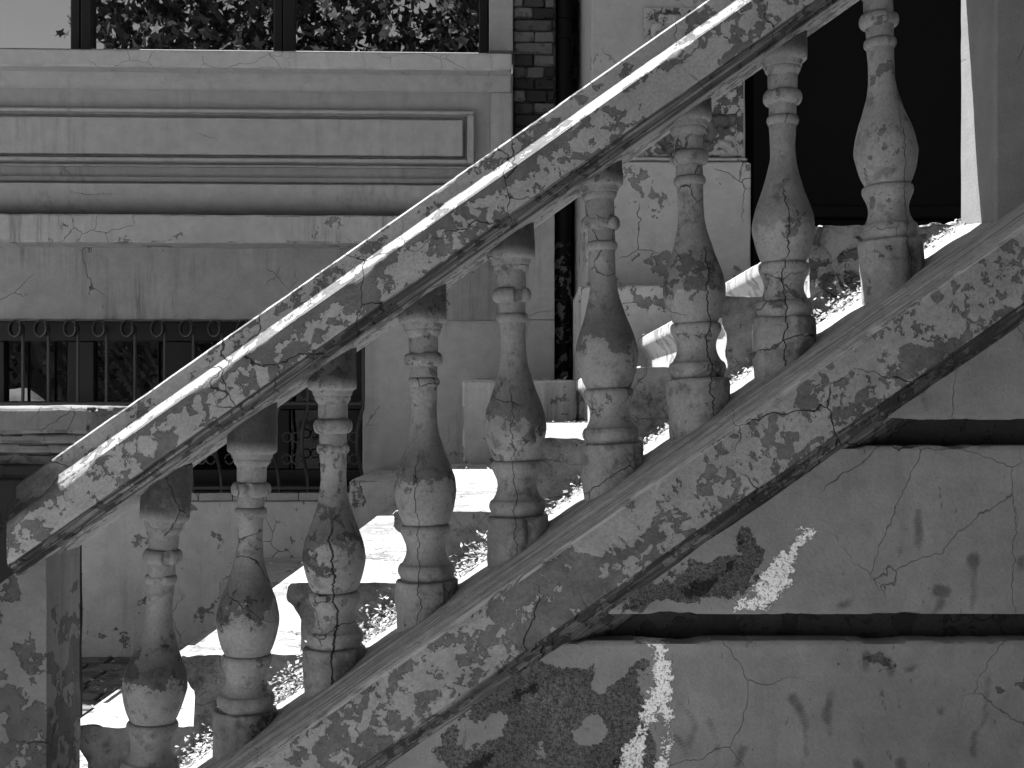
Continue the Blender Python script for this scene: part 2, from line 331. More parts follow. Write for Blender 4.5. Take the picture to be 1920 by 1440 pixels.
def wall_extra(s, co0, co, cr, c, h):
    n = s.noise(co, 16, 6, .74); n2 = s.noise(co, 150, 2, .75); n3 = s.noise(co, 10, 5, .7); ns = s.math('SUBTRACT', n, .5)
    rd = s.math('ADD', s.attr('render'), s.math('MULTIPLY', s.math('SUBTRACT', n3, .5), 10.0)); rm = s.step(rd, -.03, .03)
    rc = s.mix(s.step(s.math('ADD', s.math('MULTIPLY', n2, .6), s.math('MULTIPLY', s.noise(co, 320, 1, .5), .4)), .34, .66), .035, .13); rc = s.math('MULTIPLY', rc, s.math('ADD', .35, s.math('MULTIPLY', n3, 1.2)))
    c = s.mix(rm, c, rc); h = s.math('ADD', h, s.math('MULTIPLY', n3, .9)); h = s.math('ADD', s.math('MULTIPLY', h, s.mix(rm, 1., .4)), s.math('MULTIPLY', rm, s.math('SUBTRACT', s.math('MULTIPLY', n2, 1.2), 1.4)))
    rim = s.math('MULTIPLY', s.step(rd, -.16, -.02), s.step(rd, .05, 0.)); c = s.math('MULTIPLY', c, s.mix(rim, 1., .62))
    dd = s.math('ADD', s.attr('damp_shade'), s.math('MULTIPLY', ns, 8.)); dm = s.step(dd, 0., .5); c = s.math('MULTIPLY', c, s.mix(dm, 1., .2))
    cd = s.math('ADD', s.attr('salt'), s.math('ADD', s.math('MULTIPLY', ns, 7.0), s.math('ADD', .15, s.math('MULTIPLY', s.math('SUBTRACT', n2, .5), 1.8)))); cm = s.step(cd, -.1, .25)
    sc_ = s.mix(s.step(n2, .34, .50), .30, .90); c = s.mix(cm, c, sc_); h = s.math('ADD', h, s.math('MULTIPLY', cm, s.math('ADD', .4, n2)))
    dp_ = s.math('ADD', s.math('ADD', s.attr('drip'), .12), s.math('MULTIPLY', ns, 2.4)); dr = s.math('MULTIPLY', s.step(dp_, -.3, .5), s.math('SUBTRACT', 1., rm)); c = s.math('MULTIPLY', c, s.mix(dr, 1., .5))
    q = s.noise(s.map(co, rot=(0, .6, 0), scale=(1.6, 1., .5)), 34, 4, .72); sp = s.step(q, .645, .69); c = s.math('MULTIPLY', c, s.mix(sp, 1., .55))
    c = s.math('MULTIPLY', c, s.math('ADD', .72, s.math('MULTIPLY', s.noise(co, 5, 5, .7), .56)))
    return c, h
M['stair_wall'] = plaster('stair_wall_paint', .42, .25, 4.0, .76, 4.0, .42, mc=.36, grain=.10, blot=.12, streak=.10, pits=.25, extra=wall_extra, crackthr=.40, edge=.35, dist=.004, cw=.4)
M['groove'] = plaster('groove_dark_render', .06, .04, 8, .55, 6, .4, grain=.3)
M['stone'] = plaster('rustic_quoin_stone', .50, .14, 16, .53, 9, .5, grain=.2, blot=.3, pits=.8, dist=.006, rand=True)
def brickmat():
    s = NT('old_brick'); r = s.t.nodes.new('ShaderNodeObjectInfo').outputs['Random']; co = s.obj(True)
    n = s.noise(co, 20, 7, .7); f = s.noise(co, 120, 3, .7); base = s.mix(s.step(r, .15, .95), .02, .11)
    c = s.math('MULTIPLY', base, s.math('ADD', .45, s.math('MULTIPLY', n, 1.1))); soot_shade = s.step(n, .54, .62); c = s.math('MULTIPLY', c, s.mix(soot_shade, 1., .45))
    return s.done(c, s.math('ADD', n, s.math('MULTIPLY', f, .5)), .004, .9)
M['brick'] = brickmat()
M['mortar'] = plaster('lime_mortar', .17, .10, 12, .55, 12, .3, grain=.3)
def pipemat():
    s = NT('peeling_downpipe'); co = s.obj(); n = s.noise(co, 22, 7, .65); z = s.sep(co, 2)
    m = s.math('MULTIPLY', s.step(n, .54, .56), s.step(z, 1.85, 1.75)); return s.done(s.mix(m, .006, .22), s.math('MULTIPLY', m, 1.), .002, .55)
M['pipe'] = pipemat()
M['paver'] = plaster('paving_stone', .24, .13, 9, .56, 9, .5, grain=.2, rand=True)
M['tile'] = plaster('glazed_sill_tile', .62, .5, 5, .68, 9, .5, grain=.05, rand=True, rough=.4)
M['rubble'] = plaster('broken_render_rubble', .40, .16, 16, .52, 14, .6, grain=.3, pits=.9, dist=.012)
M['standin_white'] = plaster('pale_car_standin', 1.5, 1.0, 4, .66, 5, .3)

# ------------------------------------------------------------------ ground
def plane(name, x0, x1, y0, y1, z, mat, res=.5):
    nx, ny = max(1, int((x1 - x0) / res)), max(1, int((y1 - y0) / res)); V = []; Fc = []
    for j in range(ny + 1):
        for i in range(nx + 1): V.append((x0 + (x1 - x0) * i / nx, y0 + (y1 - y0) * j / ny, z))
    for j in range(ny):
        for i in range(nx): a = j * (nx + 1) + i; Fc.append((a, a + 1, a + nx + 2, a + nx + 1))
    return mk(name, V, Fc, mat)
gr = plane('ground', -60, 60, -60, 60, -.012, M['ground'], 6); tag(gr, kind='structure')
bed = plane('added_dark_bed', .45, 3.1, -8, 2.25, -.004, M['added_bed'], .5); tag(bed, kind='structure')  # unseen dark bed, added to cut ground bounce on the right
pav = plane('paving_bed', -3.6, -.9, 2.7, 5.13, -.008, M['mortar'], .3); tag(pav, kind='structure')
rnd = random.Random(3)
y = 3.2
row = 0
while y < 5.10:
    d = .125; x = -3.5 + (row % 2) * .1
    while x < -1.0:
        w = rnd.uniform(.16, .26)
        o = gbox('paver', (x, y, -.03), (min(x + w - .012, -.95), min(y + d - .012, 5.12), rnd.uniform(-.001, .006)), M['paver'], pav, res=.06, amp=.003, r=.006, seed=x * 7 + y)
        x += w
    y += d; row += 1

# ------------------------------------------------------------------ staircase
LV = [1635, 1500, 1365, 1230, 1095, 960, 822, 688, 555, 420]
YS0, YS1 = 2.600, 4.455
NX = [(332 + 201.2 * (i - 3) - 1000) / 850 for i in range(len(LV))]
NZ = [CZ - (l - 745) / 850 for l in LV]
stair = tag(empty('staircase', (NX[0], 3.5, 0)), 'flight of worn concrete steps with overhanging nosings and mossy ends, behind the balusters', 'staircase')
def child(o, parent):
    o.parent = parent; o.matrix_parent_inverse = Matrix.Translation(parent.location).inverted(); return o
for k in range(len(LV)):
    xn, z = NX[k], NZ[k]; xr = xn + .033; last = k == len(LV) - 1
    x2 = 4.6 if last else NX[k + 1] + .033 - .0015
    zb = max(0.0, z - .62) if not last else z - .4
    y1 = YS1 if not last else 4.62
    poly = [(xn + .007, z), (x2, z), (x2, zb), (xr, zb), (xr, z - .082), (xn + .016, z - .052), (xn + .004, z - .041), (xn, z - .034), (xn, z - .007)]
    rough = .0022 if k < 8 else (.005 if k == 8 else .006)
    sec = [Vector((p[0], p[1])) for p in resample(poly if not last else [(p[0], p[1]) for p in poly], .012 if not last else .02)]
    yj = .002 * ((k * 7) % 3)
    def fpos(t, s, yj=yj, y1=y1): 
        # finer stations near the visible end
        yy = YS0 + yj + (y1 - YS0 - yj) * (t ** 1.6); return Vector((s[0], yy, s[1]))
    def disp(p, s, a=rough, k=k, xn=xn, z=z):
        e = math.exp(-(p.y - YS0) / .05)
        q = p + (nv(p, 26, k * 3.1) * a + nv(p, 70, k) * a * .5) * (.25 + .75 * e)
        if e > .02:                                   # crumbled arris at the near end
            q += Vector((0, 1, 0)) * max(0, fn(p, 18, k + 2., 4)) * .022 * e * (1.8 if k >= 8 else .8)
            if p.z > z - .006: q.z -= max(0, fn(p, 30, k + 7., 3)) * .008 * e
            if p.x < xn + .02: q.x += max(0, fn(p, 25, k + 4., 3)) * .012 * e
        return q
    o = sweep('step', sec, fpos, 70, M['step'], None, disp, 40); child(o, stair)

def broken(name, x0, x1, z0, z1, yb, seed):
    nx, nz = int((x1 - x0) / .0045), int((z1 - z0) / .0045); V = []; Fc = []
    for j in range(nz + 1):
        for i in range(nx + 1):
            p = Vector((x0 + (x1 - x0) * i / nx, 0, z0 + (z1 - z0) * j / nz)); u, v = i / nx, j / nz; e = min(1, 7 * min(u, 1 - u, 1 - v))
            c = noise.voronoi(p * 26 + Vector((seed, 0, 0)))[0]; f = (c[1] - c[0]) * .022 + fn(p, 22, seed, 5) * .016 + fn(p, 60, seed, 3) * .006
            V.append(Vector((p.x + noise.noise(p * 40) * .004, yb - e * (.004 + max(0, f)), p.z - (1 - e) * .004 + noise.noise(p * 31) * .005)))
    for j in range(nz):
        for i in range(nx): a = j * (nx + 1) + i; Fc.append((a, a + 1, a + nx + 2, a + nx + 1))
    return mk(name, V, Fc, M['rubble'], None, 40)
child(broken('broken_end', NX[9] - .02, NX[9] + .42, NZ[8] - .05, NZ[9] + .002, YS0 + .012, 4.), stair)

# ------------------------------------------------------------------ balustrade
bal = tag(empty('balustrade', (-1.0, 2.42, 0)), 'raking balustrade of bulbous peeling balusters between thick sloping rails', 'balustrade')
m_ = .70
def sect(pts, res): return [Vector(p) for p in resample(pts, res)]
rail_sec = [(2.280, .391), (2.280, .474), (2.2825, .4765), (2.298, .4885), (2.310, .4975), (2.3165, .5035), (2.3205, .5105), (2.3225, .518), (2.3225, .541), (2.328, .546),
            (2.50, .546), (2.508, .540), (2.515, .51), (2.55, .475), (2.55, .392), (2.525, .363), (2.330, .363), (2.322, .364), (2.318, .372), (2.304, .3735), (2.300, .3775), (2.298, .3865), (2.2815, .389)]
def rake_disp(amp, seed, chips):
    def f(p, s):
        q = p + nv(p, 5, seed) * amp * 1.5 + nv(p, 22, seed + 3) * amp * .7 + nv(p, 80, seed + 6) * amp * .35
        for (cz, cv, rad, dep, th) in chips:
            d = math.hypot(s[0] - cz, s[1] - cv)
            if d < rad:
                f_ = fn(Vector((p.x, cz, cv)), 16, seed + cz * 31, 4)
                if f_ > th: q += Vector((0, .8, -.6)) * min(1, (f_ - th) * 5) * dep * (1 - d / rad)
        return q
    return f
XR0, XR1 = (12 - CX) * 2.28 / F, 1.02
def rail_pos(t, s):
    x = XR0 + (XR1 - XR0) * t; return Vector((x, s[0], CZ + s[1] + m_ * x))
def rail_pos_end(t, s): return rail_pos(t, s)
hr = sweep('handrail', sect(rail_sec, .009), rail_pos, 260, M['rail'], None, rake_disp(.0007, 2., [(2.28, .475, .012, .006, .22), (2.3225, .543, .010, .004, .28), (2.28, .391, .014, .007, .22)]), 50); child(hr, bal)
str_sec = [(2.270, -.478), (2.270, -.338), (2.2725, -.333), (2.285, -.326), (2.36, -.298), (2.46, -.284), (2.556, -.273), (2.562, -.278), (2.562, -.60), (2.40, -.60), (2.345, -.540),
           (2.338, -.532), (2.334, -.522), (2.318, -.519), (2.312, -.512), (2.309, -.498), (2.294, -.495), (2.290, -.4825), (2.2725, -.4805)]
XS0, XS1 = -1.35, 1.75
def str_pos(t, s):
    x = XS0 + (XS1 - XS0) * t; return Vector((x, s[0], CZ + s[1] + .6985 * x))
bs = sweep('base_rail', sect(str_sec, .010), str_pos, 300, M['string'], None, rake_disp(.0009, 11., [(2.272, -.334, .018, .009, .18), (2.27, -.478, .016, .010, .18), (2.309, -.505, .016, .008, .2)]), 50); child(bs, bal)

# baluster profiles, photograph pixels at the baluster axis -> metres
K = 2.44 / F
def pr(lst): return [(h * K, (1086 - y) * K) for h, y in lst]
def smoothprof(lst, sub=4):
    out = []; n = len(lst)
    for i in range(n - 1):
        p0, p1, p2, p3 = lst[max(i - 1, 0)], lst[i], lst[i + 1], lst[min(i + 2, n - 1)]
        for q in range(sub):
            t = q / sub
            out.append(tuple(.5 * ((2 * p1[c]) + (-p0[c] + p2[c]) * t + (2 * p0[c] - 5 * p1[c] + 4 * p2[c] - p3[c]) * t * t + (-p0[c] + 3 * p1[c] - 3 * p2[c] + p3[c]) * t ** 3) for c in (0, 1)))
    out.append(lst[-1]); return out
vase = smoothprof(pr([(36, 995), (40.5, 983), (46.5, 971), (53, 951), (58, 927), (58, 912), (54.5, 892), (48, 872), (40.5, 852), (34, 832), (28.5, 812), (25, 792), (23.6, 770), (24, 748), (25, 729), (25.3, 716), (25.3, 700), (25.5, 680), (27.3, 655), (27.5, 636), (28, 622)]), 4)
foot = smoothprof(pr([(40, 982.5), (44, 984), (47, 989), (47, 997), (44.6, 1003), (42.5, 1008), (38.5, 1018), (36.8, 1030), (39, 1042), (44, 1052), (47, 1055.5), (50, 1057.5), (53, 1064), (53, 1072), (49.5, 1080), (48.5, 1087)][::-1]), 3)
plinth = pr([(55, 1225), (57, 1180), (58.5, 1140), (59, 1100), (58.5, 1089), (56, 1086), (47, 1085.2)])
collar = smoothprof(pr([(26, 688), (32, 686), (36, 679), (36, 669), (32, 662), (26, 660)]), 4)
nring = smoothprof(pr([(24.8, 726), (28, 723.5), (30.2, 718), (29.5, 712), (27, 708.5), (24.8, 707)]), 4)
capital = pr([(27, 634), (29, 630), (32.5, 625), (33.8, 620), (33.2, 617.5), (36, 616), (37, 611), (38.5, 607.2), (42, 606), (45, 603), (45.6, 598), (45.6, 575), (45.2, 540), (44.8, 500)])
def dense(p, res):
    return [tuple(v) for v in resample(p, res, False)]
# (centre x, y of the widest ring, lean of the top in pixels, crack offset, cracked, label)
BL = [(280, 1290, 20, 0, 0, None), (461, 1165, 8, 0, 0, None), (628, 1047, -3, .006, 1, 'baluster split by a long wandering crack'), (800, 922, -5, -.012, .35, None),
      (971, 802, -9, -.004, .3, None), (1146, 667, -16, .0, 0, None), (1308, 545, -13, .020, .6, 'baluster with a vertical crack down its bulb and foot'),
      (1470, 432, -2, -.006, .6, 'baluster with a cracked foot and plinth'), (1669, 287, -17, .022, .35, None)]
SOOT_SHADE = [1., .9, .85, .8, .75, .8, .5, .35, .15]  # strength of the painted bulb-top shade on each baluster
rb = random.Random(5)
for i, (bx, by, lean, cx, cr, lab) in enumerate(BL):
    base = W(bx, by + 164, 2.44)
    parts = []
    def lobj(name, prof, par, seed, amp, seg=72):
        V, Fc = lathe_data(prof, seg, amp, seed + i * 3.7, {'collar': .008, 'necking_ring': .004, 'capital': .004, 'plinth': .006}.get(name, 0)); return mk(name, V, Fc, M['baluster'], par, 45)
    b = lobj('baluster', vase, None, 1., .0015)
    b.location = base; b.rotation_euler = (0, lean / 330.0, rb.uniform(0, 6.28) * 0)
    if lab: b['label'] = lab
    child(b, bal)
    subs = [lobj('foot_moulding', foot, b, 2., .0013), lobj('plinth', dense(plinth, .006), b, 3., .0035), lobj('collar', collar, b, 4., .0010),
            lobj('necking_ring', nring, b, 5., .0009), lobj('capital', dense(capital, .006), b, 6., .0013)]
    for o in [b] + subs: o['crack'] = float(cx); o['cracked'] = float(cr); o['soot_shade'] = SOOT_SHADE[i]
# newel at the foot, pillar at the head
def prism(name, poly, y0, y1, mat, res=.02, amp=.0015, seed=0., parent=None, nseg=None):
    sec = [Vector(p) for p in resample(poly, res)]; n = nseg or max(2, int((y1 - y0) / res))
    return sweep(name, sec, lambda t, s: Vector((s[0], y0 + (y1 - y0) * t, s[1])), n, mat, parent, lambda p, s: p + nv(p, 8, seed) * amp + nv(p, 30, seed) * amp * .5, 40)
xa, xb = -1.16, (87 - CX) * 2.36 / F
nw = prism('newel', [(xa, 0), (xb, 0), (xb, CZ + .375 + .7 * xb), (xa, CZ + .375 + .7 * xa)], 2.36, 2.536, M['newel'], .02, .0022, 4.); child(nw, bal)
xp = (1865 - CX) * 2.36 / F
pl = gbox('pillar', (xp, 2.36, CZ - .5 + .7 * xp), (xp + .36, 2.552, CZ + 1.55), M['pillar'], None, res=.03, amp=.0018, r=.006, seed=8.); child(pl, bal)

gp = gbox('shade_pier', (-1.56, 2.24, 0), (-1.20, 2.60, CZ + .28), M['newel'], None, res=.05, amp=.002, r=.008, seed=12.); tag(gp, 'unseen square plastered pier added left of the newel to shade the lower rail end', 'pier')  # made-up pier out of view, casts shade on the handrail's lower end

# ------------------------------------------------------------------ side wall under the base rail
YW = 2.338
def line_z(x, v): return CZ + v + .6985 * x
swall = tag(empty('stair_wall', (0.4, YW, 0)), 'grey plastered side wall under the base rail, cut by two deep horizontal grooves', 'wall')
def zp(py): return CZ - (py - CY) * YW / F
def poly_d(P, pl):
    best = np.full(len(P), 1e9)
    for (ax, ay, aw), (bx, by, bw_) in zip(pl[:-1], pl[1:]):
        dx, dy = bx - ax, by - ay; t = np.clip(((P[:, 0] - ax) * dx + (P[:, 1] - ay) * dy) / (dx * dx + dy * dy), 0, 1)
        best = np.minimum(best, np.hypot(P[:, 0] - ax - t * dx, P[:, 1] - ay - t * dy) - (aw + (bw_ - aw) * t))
    return best
def near(P, pls): return -np.min([poly_d(P, q) for q in pls], axis=0)
SALT = [[(1520, 992, 2), (1502, 1012, 9), (1478, 1050, 12), (1455, 1085, 18), (1430, 1118, 22), (1385, 1140, 7)], [(1195, 1200, 6), (1235, 1203, 12), (1243, 1240, 14), (1240, 1290, 16), (1218, 1330, 17), (1205, 1380, 17), (1185, 1425, 18), (1170, 1480, 22)]]
SALT2 = [[(1255, 1335, 4), (1245, 1380, 7), (1240, 1440, 9)]]
REND = [[(1200, 1128, 18), (1290, 1100, 30), (1370, 1085, 40), (1420, 1040, 26), (1398, 1000, 8)], [(900, 1400, 70), (1000, 1300, 70), (1120, 1330, 75), (1050, 1420, 120), (1180, 1260, 20), (1160, 1420, 60)]]
ISLE = [[(1090, 1225, 28), (1150, 1240, 24), (1130, 1290, 14)], [(1105, 1350, 10), (1085, 1385, 18), (1125, 1375, 14)], [(880, 1380, 32), (930, 1365, 18)], [(1015, 1415, 10), (1025, 1420, 10)]]
DRIP = [[(1825, 1047, 8), (1827, 1085, 5), (1822, 1150, 2)], [(1852, 1270, 3), (1848, 1350, 4), (1828, 1375, 4), (1825, 1415, 4)], [(1555, 1300, 5), (1552, 1340, 8), (1557, 1380, 2)], [(1487, 1310, 10), (1497, 1330, 10), (1510, 1360, 3), (1511, 1415, 2)],
        [(1275, 1320, 4), (1305, 1355, 4), (1292, 1400, 4)], [(1690, 1025, 3), (1685, 1045, 3)], [(1722, 960, 3), (1722, 990, 5), (1724, 1020, 9)], [(1625, 1230, 8), (1622, 1255, 4)], [(1665, 1238, 8), (1672, 1260, 4)], [(1705, 1255, 6), (1716, 1250, 6)],
        [(1765, 1132, 7), (1750, 1152, 3)], [(1760, 1108, 8), (1772, 1110, 8)], [(1392, 1405, 6), (1382, 1435, 4)], [(1605, 1425, 4), (1610, 1440, 5)], [(1688, 1428, 8), (1690, 1445, 6)], [(1765, 1330, 4), (1762, 1338, 3)], [(1915, 1050, 6), (1916, 1062, 5)], [(1575, 1135, 9), (1590, 1132, 8)],
        [(1330, 1350, 3), (1345, 1400, 3), (1338, 1440, 3)], [(1730, 690, 5), (1735, 770, 3)], [(1268, 1380, 3), (1290, 1420, 4)]]
DAMP = [[(1388, 1010, 1), (1385, 1045, 5), (1330, 1100, 7), (1270, 1120, 8), (1180, 1140, 4)], [(1425, 1080, 4), (1400, 1100, 8)], [(1195, 1235, 6), (1215, 1265, 12), (1200, 1290, 4)], [(950, 1315, 5), (1000, 1290, 8)], [(1165, 1370, 5), (1160, 1440, 9)], [(850, 1460, 10), (920, 1420, 8)]]
def grid_poly(name, x0fn, x1, z0, z1, res, mat, seed):
    """front sheet of one wall course, closed to the back, left edge following the rake"""
    nz = max(2, int((z1 - z0) / res)); nx = int((x1 - x0fn(z0)) / res); V = []; Fc = []
    for j in range(nz + 1):
        z = z0 + (z1 - z0) * j / nz; a = x0fn(z)
        for i in range(nx + 1):
            x = a + (x1 - a) * i / nx; p = Vector((x, YW, z)); e = min(j, nz - j)
            q = p + Vector((0, fn(p, 3, seed, 3) * .004 + fn(p, 12, seed, 3) * .0012, 0))
            if e == 0: q += Vector((0, .004, 0)) + Vector((0, .6, -.8 if j else .8)) * max(0, fn(Vector((x, z, 0)), 9, seed, 4)) * .012
            V.append(q)
    n0 = len(V)
    for j in range(nz):
        for i in range(nx): a = j * (nx + 1) + i; Fc.append((a, a + 1, a + nx + 2, a + nx + 1))
    for e, row in ((0, 0), (1, nz)):                # top and bottom returns
        b = len(V)
        for i in range(nx + 1): q = V[row * (nx + 1) + i].copy(); q.y = YW + .16; V.append(q)
        for i in range(nx): a = row * (nx + 1) + i; Fc.append((a, a + 1, b + i + 1, b + i))
    o = mk(name, V, Fc, mat, None, 50)
    me = o.data
    P = np.array([PX(v.co) for v in me.vertices])
    for nm, val in (('salt', near(P, SALT + SALT2)), ('damp_shade', near(P, DAMP)), ('drip', near(P, DRIP)), ('render', np.minimum(near(P, REND), -near(P, ISLE)))):
        at = me.attributes.new(nm, 'FLOAT', 'POINT'); at.data.foreach_set('value', np.clip(val / 14., -4, 4).astype(np.float32))
    me.update(); return o
xl = lambda z: (z - CZ + .45) / .6985               # hidden edge behind the base rail
for (pa, pb, sd) in ((100, 787, 1.), (836, 1152, 2.), (1202, 1760, 3.)):
    o = grid_poly('wall_course', xl, 2.3, max(0, zp(pb)), zp(pa), .006, M['stair_wall'], sd); child(o, swall)
for (pa, pb) in ((787, 836), (1152, 1202)):
    z0, z1 = zp(pb) - .01, zp(pa) + .01
    V, Fc = gbox_data((xl(z0) - .02, YW + .055, z0), (2.3, YW + .15, z1), .02, .004, .003, pa, 14); o = mk('groove_back', V, Fc, M['groove']); child(o, swall)
# core of the wall, behind the sheets, so that nothing shows through the joints
o = prism('wall_core', [(-1.0, 0), (2.28, 0), (2.28, line_z(2.28, -.62)), (-.9, line_z(-.9, -.62) if line_z(-.9, -.62) > .02 else .02)], YW + .17, 2.555, M['groove'], .3, 0.); child(o, swall)

# ------------------------------------------------------------------ stepped parapet on the far side
par = tag(empty('stepped_parapet', (-.7, 4.46, 0)), 'stepped low parapet of plastered blocks along the far side of the steps', 'parapet')
for k, (pl_, pr_, pt) in enumerate(((410, 662, 1087), (655, 874, 900), (867, 1092, 713), (1085, 1420, 535))):
    a = W(pl_, pt, 4.46); b = W(pr_, pt, 4.46); x1 = b.x - (.003 if k < 3 else 0)
    nxt = (655, 867, 1085, 1420)[k]; x1 = W(nxt, pt, 4.46).x - .002
    o = gbox('block', (a.x, 4.46 + k * .0, 0.0), (x1, 5.10, a.z), M['block'], None, res=.03, amp=.0022, r=.008, seed=k * 5., chip=.012); child(o, par)

# corbelled pier at the far left
cp = tag(empty('corbelled_pier', (-1.6, 3.8, 0)), 'masonry pier with thick worn cap slab on corbelled courses, left in front of the grille', 'pier')
def cpx(px, Z=3.62): return (px - CX) * Z / F
def cpz(py, Z=3.62): return CZ - (py - CY) * Z / F
o = gbox('cap_slab', (cpx(-160), 3.62, cpz(813)), (cpx(168), 4.10, cpz(763)), M['cap'], None, res=.02, amp=.004, r=.012, seed=2., chip=.02); child(o, cp)
for k, (px, pa, pb, yo) in enumerate(((152, 813.5, 832, .02), (140, 832.5, 850, .035), (118, 850.5, 872, .06), (95, 872.5, 900, .08))):
    o = gbox('corbel_course', (cpx(-140), 3.62 + yo, cpz(pb)), (cpx(px), 4.10 - yo, cpz(pa)), M['cap'], None, res=.03, amp=.004, r=.01, seed=3. + k, chip=.015); child(o, cp)
o = gbox('shaft', (cpx(-130), 3.74, 0), (cpx(72), 3.98, cpz(900.5)), M['cap'], None, res=.05, amp=.003, r=.01, seed=9.); child(o, cp)

# ------------------------------------------------------------------ house
YAW = math.radians(2.0); YH = 5.14; R = Matrix.Rotation(YAW, 3, 'Z'); RI = R.inverted(); P0 = Vector((0, YH, 0)); CAM = Vector((0, 0, CZ))
house = empty('house', P0); house.rotation_euler = (0, 0, YAW)
tag(house, 'stuccoed house front with panelled wall, ledges, dark windows and deep black doorway', 'house')
def hl(px, py, yl):
    d = Vector(((px - CX) / F, 1, -(py - CY) / F)); n = R @ Vector((0, 1, 0)); t = ((P0 - CAM).dot(n) + yl) / d.dot(n); return RI @ (CAM + d * t - P0)
def hx(px, yl=0.): return hl(px, 400, yl).x
def hz(py, yl=0., ref=450): return hl(ref, py, yl).z
def hbox(name, p0, p1, q0, q1, yf, yb, mat, parent=None, ref=450, ex=None, **kw):
    if name == 'pane':
        V, Fc = gbox_data((hx(p0, yf), yf, hz(q1, yf, ref)), (hx(p1, yf), yb, hz(q0, yf, ref)), res=5, amp=0, r=.0); return mk(name, V, Fc, mat, parent, 0)
    kw.setdefault('res', .06); kw.setdefault('amp', .0015); kw.setdefault('seed', p0 * .01 + q0 * .013)
    x0, x1 = hx(p0, yf), hx(p1, yf); z0, z1 = hz(q1, yf, ref), hz(q0, yf, ref)
    if z0 < 0: z0 = 0
    return gbox(name, (x0, yf, z0), (x1, yb, z1), mat, parent or house, **kw)
ZTOP = CZ + 3.35
LEFT = -420
hbox('wall', LEFT, 962, 133, 599, 0, .3, M['facade'])
hbox('stained_band', LEFT, 961, 457, 599.5, -.022, -.0005, M['band'], res=.03)
M['side_wall_lifted'] = plaster('facade_plaster_lifted', .78, .5, 3.0, .74, 3.0, .45, streak=.2, grain=.08, blot=.2, pits=.25, crackthr=.5, dist=.002, cw=.5)  # facade plaster again, brightened to make up for weak light here
hbox('wall', 680, 1040, 599.6, 1400, .0, .3, M['side_wall_lifted'], ref=850)
hbox('wall', 962.3, 1040, 392, 599.4, .0, .3, M['side_wall_lifted'], ref=990)
hbox('wall', LEFT, 679.6, 940, 1400, -.03, .3, M['lower_wall'])
# upper wall over the window and roof slab
gbox('wall', (hx(LEFT), .0, CZ + 2.55), (hx(1040), .3, ZTOP), M['facade'], house, res=.15)
hbox('wall', 917, 962, -500, 95, 0, .3, M['facade'], ref=930)
gbox('roof', (hx(LEFT) - .3, .02, ZTOP + .002), (5.5, 5.2, ZTOP + .18), M['facade'], house, res=.5, amp=0)
gbox('wall', (hx(LEFT) - .3, .01, 0), (hx(LEFT) - .003, 5.2, ZTOP), M['facade'], house, res=.3, amp=0)
# mouldings
hbox('window_sill', LEFT, 960, 95, 127, -.17, .235, M['sill'], r=.006, res=.03, chip=.006)
hbox('moulding', LEFT, 958, 127.4, 132.6, -.045, .2, M['facade'], r=.002, res=.03)
def hprofile(name, p0, p1, prof, mat, res=.04, amp=.0012, seed=0.):
    """prof: (local y, pixel y) polygon swept along the front"""
    sec = [Vector((y_, hz(q_, y_))) for y_, q_ in prof]; sec = [Vector(p) for p in resample(sec, .02)]
    x0, x1 = hx(p0, prof[0][0]), hx(p1, prof[0][0])
    return sweep(name, sec, lambda t, s: Vector((x0 + (x1 - x0) * t, s[0], s[1])), 90, mat, house, lambda p, s: p + nv(p, 7, seed) * amp + nv(p, 25, seed) * amp * .5, 40)
hprofile('cavetto_moulding', LEFT, 957, [(-.001, 133.2), (-.085, 133.2), (-.083, 137), (-.062, 145), (-.044, 155), (-.034, 164), (-.034, 169), (-.018, 169.5), (-.018, 173), (-.001, 173)], M['facade'], seed=2.)
hprofile('base_moulding', LEFT, 919.5, [(-.001, 333), (-.040, 333), (-.043, 336), (-.040, 341), (-.030, 344), (-.105, 346), (-.103, 353), (-.094, 366), (-.077, 381), (-.055, 393), (-.030, 402), (-.001, 402)], M['facade'], seed=3.)
hbox('ledge', LEFT, 962, 402.5, 455.5, -.20, -.0008, M['ledge'], r=.008, res=.02, amp=.003, chip=.010)
hbox('fillet', LEFT, 960, 455.9, 459.5, -.05, -.001, M['facade'], r=.002)
hbox('pilaster', 920, 960.5, 173.4, 401.8, -.035, -.0006, M['facade'], ref=940)
# raised panel and its frame
hbox('panel', LEFT, 868, 221, 289.5, -.040, -.0004, M['facade'], r=.005)
for (a, b, q0, q1) in ((LEFT, 889, 204, 211), (LEFT, 875.6, 295.5, 303), (876, 889, 211.4, 303)):
    hbox('panel_frame', a, b, q0, q1, -.046, -.0002, M['facade'], r=.005, res=.04)
for (a, b, q0, q1) in ((LEFT, 875.4, 211.8, 216), (LEFT, 872, 292, 295.2), (872.3, 875.4, 216.4, 295.2)):
    hbox('panel_frame', a, b, q0, q1, -.014, -.0003, M['facade'], r=.003, res=.04)
hbox('string_course', LEFT, 919, 309, 313, -.02, -.0002, M['facade'], r=.002, res=.05)

# upper window
uw = hbox('window', LEFT, 917, -480, 94.5, .24, .27, M['black_frame'], res=.5, amp=0)
def win_bar(p0, p1, q0, q1, y0=.11, y1=.2, par=None): return hbox('frame', p0, p1, q0, q1, y0, y1, M['black_frame'], par, res=.3, amp=0, r=.004)
for a, b in ((133, 149), (151, 170), (513, 529), (531, 550), (898, 915)): win_bar(a, b, -470, 94.4, par=uw)
for a, b in ((LEFT, 132.6), (170.5, 512.5), (550.5, 897.5)): hbox('pane', a, b, -470, 94.3, .15, .158, M['glass'], uw, res=.2, amp=0, r=.001)
